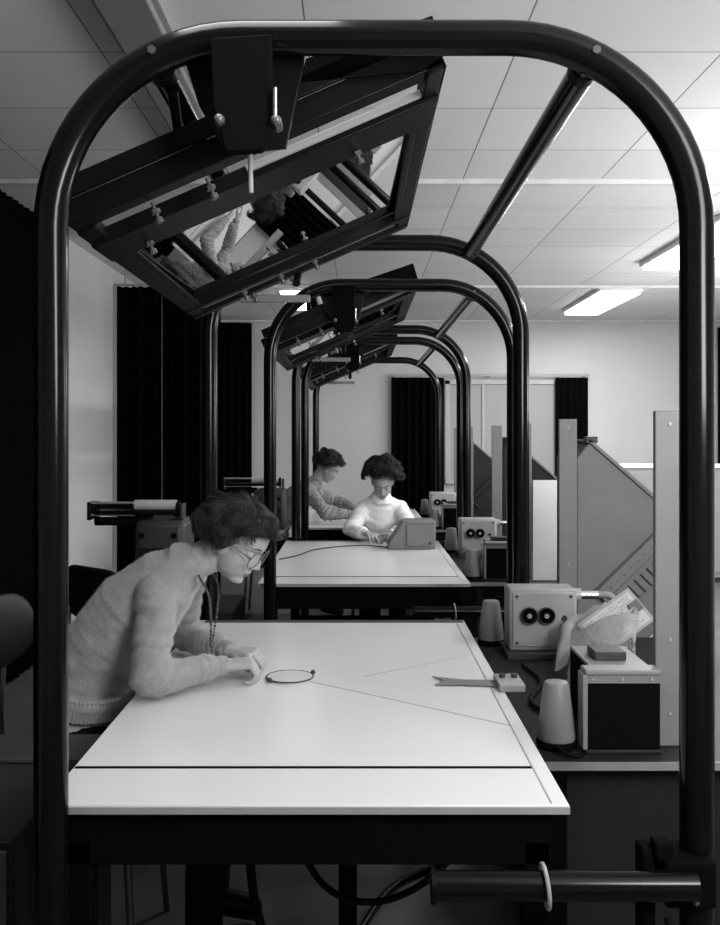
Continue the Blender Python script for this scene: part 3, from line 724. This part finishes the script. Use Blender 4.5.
def person(name, base, label, J, voxel, hairkw, cloth, legcloth, hairm, glasses=False, disp=.006, fz=0):
    t = thing(name, base, label, 'person')
    H = head_matrix(*J['head']); inv = H.inverted()
    b = MB(); torso(b, J['spine'], J['side'])
    nb = V(J['spine'][-1][0]); b.seg(nb, H @ V((-.022, 0, -.045)), .048, .047); b.seg(H @ V((-.03, 0, -.03)), nb, .045, .05)
    for arm in J['arms']:
        s, e, w, d, n, sd, cu = arm
        b.seg(V(J['spine'][-2][0]).lerp(V(s), .4), s, .055, .042); b.seg(s, e, .041, .033); b.seg(e, V(w), .033, .022); b.seg(V(w)-V(d).normalized()*.02, V(w)+V(d).normalized()*.012, .022, .02)
        hand(b, w, d, n, sd, cu)
    for h, k, f, toe in J['legs']:
        b.seg(h, k, .078, .052); b.seg(k, f, .052, .034); b.seg(f, toe, .036, .028)
    head(b, H)
    me = remesh(b, voxel, 2)
    shape_face(me, H, inv)
    me.materials.clear(); face_mats(me, H, inv)
    me.name = 'body'
    link('body', me, [M['skin'], M['lip']], t, smooth='all')
    for s in (-1, 1):
        eb = MB().ell((.0680, s*.031, .0085), .0115, H, 24, 16)
        eo = eb.build('eye', M['eye'], t)
        MB().ell((.0780, s*.031, .0035), (.0030, .0050, .0050), H, 14, 10).build('iris', M['iris'], eo)
        MB().ell((.0662, s*.031, .0125), (.0126, .0145, .0100), H, 24, 16).build('eyelid', M['skin'], t)
        MB().tube([H @ V((.0795-.006*abs(u)**2, s*.031+u*.0130, .0065+.001*abs(u))) for u in (-1, -.5, 0, .5, 1)], [.0006, .0013, .0016, .0013, .0006], 6).build('eyelashes', M['hairdark'], eo)
        bpts = []
        for u in range(7):
            y = .012+.034*u/6; z = .0345+.004*math.sin(PI*u/6)
            xx = .022+.066*math.sqrt(max(0, 1-(y/.060)**2-((z+.012)/.090)**2)); xx = max(xx, .040+.048*math.sqrt(max(0, 1-(y/.058)**2-((z-.045)/.05)**2)))+face_dx(y, z)
            bpts.append(H @ V((xx-.0006, s*y, z)))
        MB().tube(bpts, [.0014, .0022, .0024, .0022, .0018, .0014, .0006], 6).build('eyebrow', hairm, t)
    g = J.get('grow', .014); sl = J.get('sleeve', .014)
    s0, s1 = J['spine'][0], J['spine'][1]; hx = (V(s1[0])-V(s0[0])).normalized()
    st = J.get('hem', .6); sw = (V(s0[0]).lerp(V(s1[0]), st), s0[1]+(s1[1]-s0[1])*st+.008, s0[2]+(s1[2]-s0[2])*st+.008)
    b = MB(); torso(b, [sw]+J['spine'][1:-1], J['side'], g); torso(b, J['spine'][-2:], J['side'], .008)
    cuffs = []; fl = []
    for arm in J['arms']:
        s, e, w = V(arm[0]), V(arm[1]), V(arm[2]); ax = (w-e).normalized()
        b.seg(V(J['spine'][-2][0]).lerp(s, .4), s, .058+g, .040+sl); b.seg(s, e, .042+sl, .033+sl); b.seg(e, w-ax*.06, .033+sl, .025+sl)
        b.seg(w-ax*.075, w-ax*.052, .027+sl, .023+sl); b.cone(w-ax*.05, w-ax*.03, .022+sl, .024, 20)
        cuffs.append((w-ax*.05, w+ax*.008))
        fl.append((e, ((w-e).normalized()+(e-s).normalized()).normalized(), .085, .0048, 170)); fl.append((s*.8+e*.2-V((0, 0, .03)), (e-s).normalized(), .09, .0040, 140))
        fl.append((w-ax*.07, ax, .05, .0035, 240))
    fl.append((V(s1[0]), hx, .16, .005, 100))
    ndir = ((H @ V((-.022, 0, -.045)))-nb).normalized()
    b.cone(nb-ndir*.03, nb+ndir*.012, .076, .062, 24)
    me = remesh(b, max(voxel, .006), 4, disp, 9, fl); me.name = 'top'
    top = link(J.get('topname', 'sweater'), me, cloth, t, smooth='all')
    if fz: fuzz(me, fz, .006, top, M['fuzz'])
    for c0, c1 in cuffs: MB().ribbed(c0, c1, .0285, .0270, 30, .0007).build('cuff', cloth, top)
    MB().ribbed(nb-ndir*.004, nb+ndir*.024, .064, .056, 60, .0007).build('collar', cloth, top)
    MB().ribbed(sw[0]-hx*.055, sw[0]+hx*.02, 1.0, 1.02, 70, .012, (sw[1]+g*.7, sw[2]+g*.7), J['side']).build('hem', cloth, top)
    b = MB()
    hipc = V(s0[0])
    for h, k, f, toe in J['legs']:
        b.seg(hipc.lerp(V(h), .5), h, .10, .092); b.seg(h, k, .090, .064); b.seg(k, V(k).lerp(V(f), .93), .062, .052)
    torso(b, [(hipc-hx*.04, s0[1]*.92, s0[2]*.92), (sw[0]-hx*.04, sw[1]-.006, sw[2]-.006)], J['side'], .0)
    me = remesh(b, .009, 4, .003, 12); me.name = 'trousers'; link('trousers', me, legcloth, t, smooth='all')
    for h, k, f, toe in J['legs']:
        f = V(f); toe = V(toe); b = MB(); b.seg(f-V((0, 0, .01)), toe, .044, .036); b.seg(f-V((0, 0, .012)), f+(f-toe).normalized()*.03-V((0, 0, .012)), .04, .034)
        me = remesh(b, .008, 3)
        for v in me.vertices: v.co.z = max(v.co.z, .002)
        link('shoe', me, M['black'], t)
    hair(H, t, hairm, **hairkw)
    if glasses:
        b = MB()
        for s in (-1, 1):
            b.ring(H @ V((.092, s*.0325, .005)), .0255, .0017, H.to_3x3() @ V((1, s*.18, .0)), 28, 6)
            b.tube([H @ V((.086, s*.057, .012)), H @ V((.05, s*.070, .016)), H @ V((.0, s*.080, .018))], .0016, 6)
        b.tube([H @ V((.095, -.009, .012)), H @ V((.098, 0, .014)), H @ V((.095, .009, .012))], .0016, 6)
        b.build('glasses', M['bolt'], t)
    return t, H

J1 = dict(head=((-.346, 2.57, 1.170), math.radians(-20), math.radians(33), .95), side=(0, 1, 0), hem=.80,
    spine=[((-.80, 2.60, .64), .145, .110), ((-.775, 2.60, .77), .125, .098), ((-.715, 2.60, .87), .135, .105), ((-.63, 2.60, .975), .148, .108), ((-.555, 2.60, 1.05), .12, .082), ((-.475, 2.59, 1.105), .052, .048)],
    arms=[((-.535, 2.445, 1.040), (-.545, 2.355, .840), (-.372, 2.515, .836), (.90, .30, .02), (.35, .1, -1), (-.25, .8, .45), (.85, 1.0, .6)),
          ((-.52, 2.760, 1.040), (-.56, 2.88, .840), (-.375, 2.675, .836), (.90, -.34, .02), (.3, -.1, -1), (-.3, -.8, .4), (.75, .9, .55))],
    legs=[((-.78, 2.50, .580), (-.40, 2.47, .56), (-.42, 2.47, .09), (-.30, 2.46, .045)), ((-.78, 2.70, .580), (-.40, 2.73, .56), (-.44, 2.73, .09), (-.32, 2.74, .045))],
    grow=.018, sleeve=.014)
p1, H1 = person('person', (-.80, 2.6, 0), 'woman in glasses and fluffy sweater leaning on the nearest table', J1, .0030,
    dict(R=(.128, .100, .098), C=(-.014, 0, .036), curl=.20, N=8000, front=.84, sidet=1.92, back=2.25, kick=.020, rad=.0012, seed=3, length=.75, lump=.24, sweep=.45, wave=.03, jit=.05), M['sweater'], M['trouser'], M['hairbrown'], glasses=True, disp=.011, fz=90000)
b = MB()
bp = cat_rom([(-.440, 2.515, 1.085), (-.412, 2.51, 1.03), (-.412, 2.55, .95), (-.42, 2.60, .87), (-.412, 2.65, .95), (-.412, 2.68, 1.03), (-.440, 2.67, 1.085)], 13)
for i_, p in enumerate(bp): b.ell(p, .0032 if i_ % 3 else .0044, u=10, v=8)
b.build('bead_necklace', M['bead'], p1)
J2 = dict(head=((.172, 6.06, 1.155), math.radians(-93), math.radians(40), .97), side=(1, 0, 0),
    spine=[((.165, 6.30, .60), .15, .115), ((.165, 6.29, .72), .125, .10), ((.165, 6.26, .83), .13, .11), ((.165, 6.22, .92), .135, .105), ((.167, 6.18, .99), .105, .075), ((.168, 6.13, 1.055), .050, .05)],
    arms=[((.045, 6.18, .970), (-.045, 6.04, .84), (.06, 5.84, .836), (.5, -.75, -.05), (0, 0, -1), (.8, .5, 0), (.6, .8, .5)),
          ((.29, 6.18, .970), (.375, 6.04, .84), (.22, 5.84, .836), (-.6, -.7, -.05), (0, 0, -1), (-.8, .5, 0), (.6, .8, .5))],
    legs=[((.08, 6.24, .54), (.07, 5.80, .54), (.07, 5.84, .09), (.07, 5.72, .045)), ((.25, 6.24, .54), (.26, 5.80, .54), (.26, 5.84, .09), (.26, 5.72, .045))], grow=.018, sleeve=.018)
person('person', (.165, 6.25, 0), 'woman in white sweater writing at the far end of the second table', J2, .005,
    dict(R=(.128, .132, .122), C=(-.024, 0, .054), curl=.35, N=3000, front=.86, sidet=1.85, back=2.1, kick=.01, rad=.0026, seed=5, length=.45, lump=.18, jit=.08), M['whitewool'], M['trouser'], M['hairdark'], disp=.010)
J3 = dict(head=((-.24, 7.38, 1.195), math.radians(-12), math.radians(34), .97), side=(0, 1, 0), topname='blouse',
    spine=[((-.70, 7.42, .60), .15, .115), ((-.68, 7.42, .72), .13, .10), ((-.60, 7.42, .83), .14, .10), ((-.50, 7.41, .94), .15, .10), ((-.41, 7.40, 1.02), .12, .075), ((-.345, 7.39, 1.085), .052, .05)],
    arms=[((-.38, 7.24, 1.005), (-.24, 7.12, .85), (-.01, 7.20, .838), (.95, .2, -.02), (0, 0, -1), (-.3, .9, 0), (.35, .5, .4)),
          ((-.38, 7.57, 1.005), (-.18, 7.62, .92), (.05, 7.50, .838), (.95, -.2, -.06), (0, 0, -1), (-.3, -.9, 0), (.35, .5, .4))],
    legs=[((-.66, 7.32, .54), (-.24, 7.31, .54), (-.26, 7.31, .09), (-.14, 7.31, .045)), ((-.66, 7.52, .54), (-.24, 7.53, .54), (-.26, 7.53, .09), (-.14, 7.53, .045))], grow=.018, sleeve=.016)
person('person', (-.68, 7.42, 0), 'dark-haired person in patterned shirt reaching over the third table', J3, .005,
    dict(R=(.130, .125, .115), curl=.3, N=2200, front=.90, sidet=1.85, back=2.15, kick=.01, rad=.0026, seed=8, lump=.2, jit=.06, length=.5), M['pattern'], M['trouser'], M['hairdark'], disp=.010)

# ---------------------------------------------------------------- world and camera
w = bpy.data.worlds.new('world'); scn.world = w; w.use_nodes = True
w.node_tree.nodes['Background'].inputs[0].default_value = (.5, .5, .5, 1); w.node_tree.nodes['Background'].inputs[1].default_value = .1
cam = bpy.data.cameras.new('camera'); co = bpy.data.objects.new('camera', cam); COL.objects.link(co)
co.location = (0, 0, EYE); co.rotation_euler = (PI/2, 0, 0)
cam.sensor_fit = 'VERTICAL'; cam.sensor_height = 36; cam.sensor_width = 36*720/925
cam.lens = F/925*36; cam.shift_x = 3/925; cam.shift_y = -28.5/925; cam.clip_start = .05
scn.camera = co
try:
    scn.view_settings.view_transform = 'Standard'
except Exception: pass
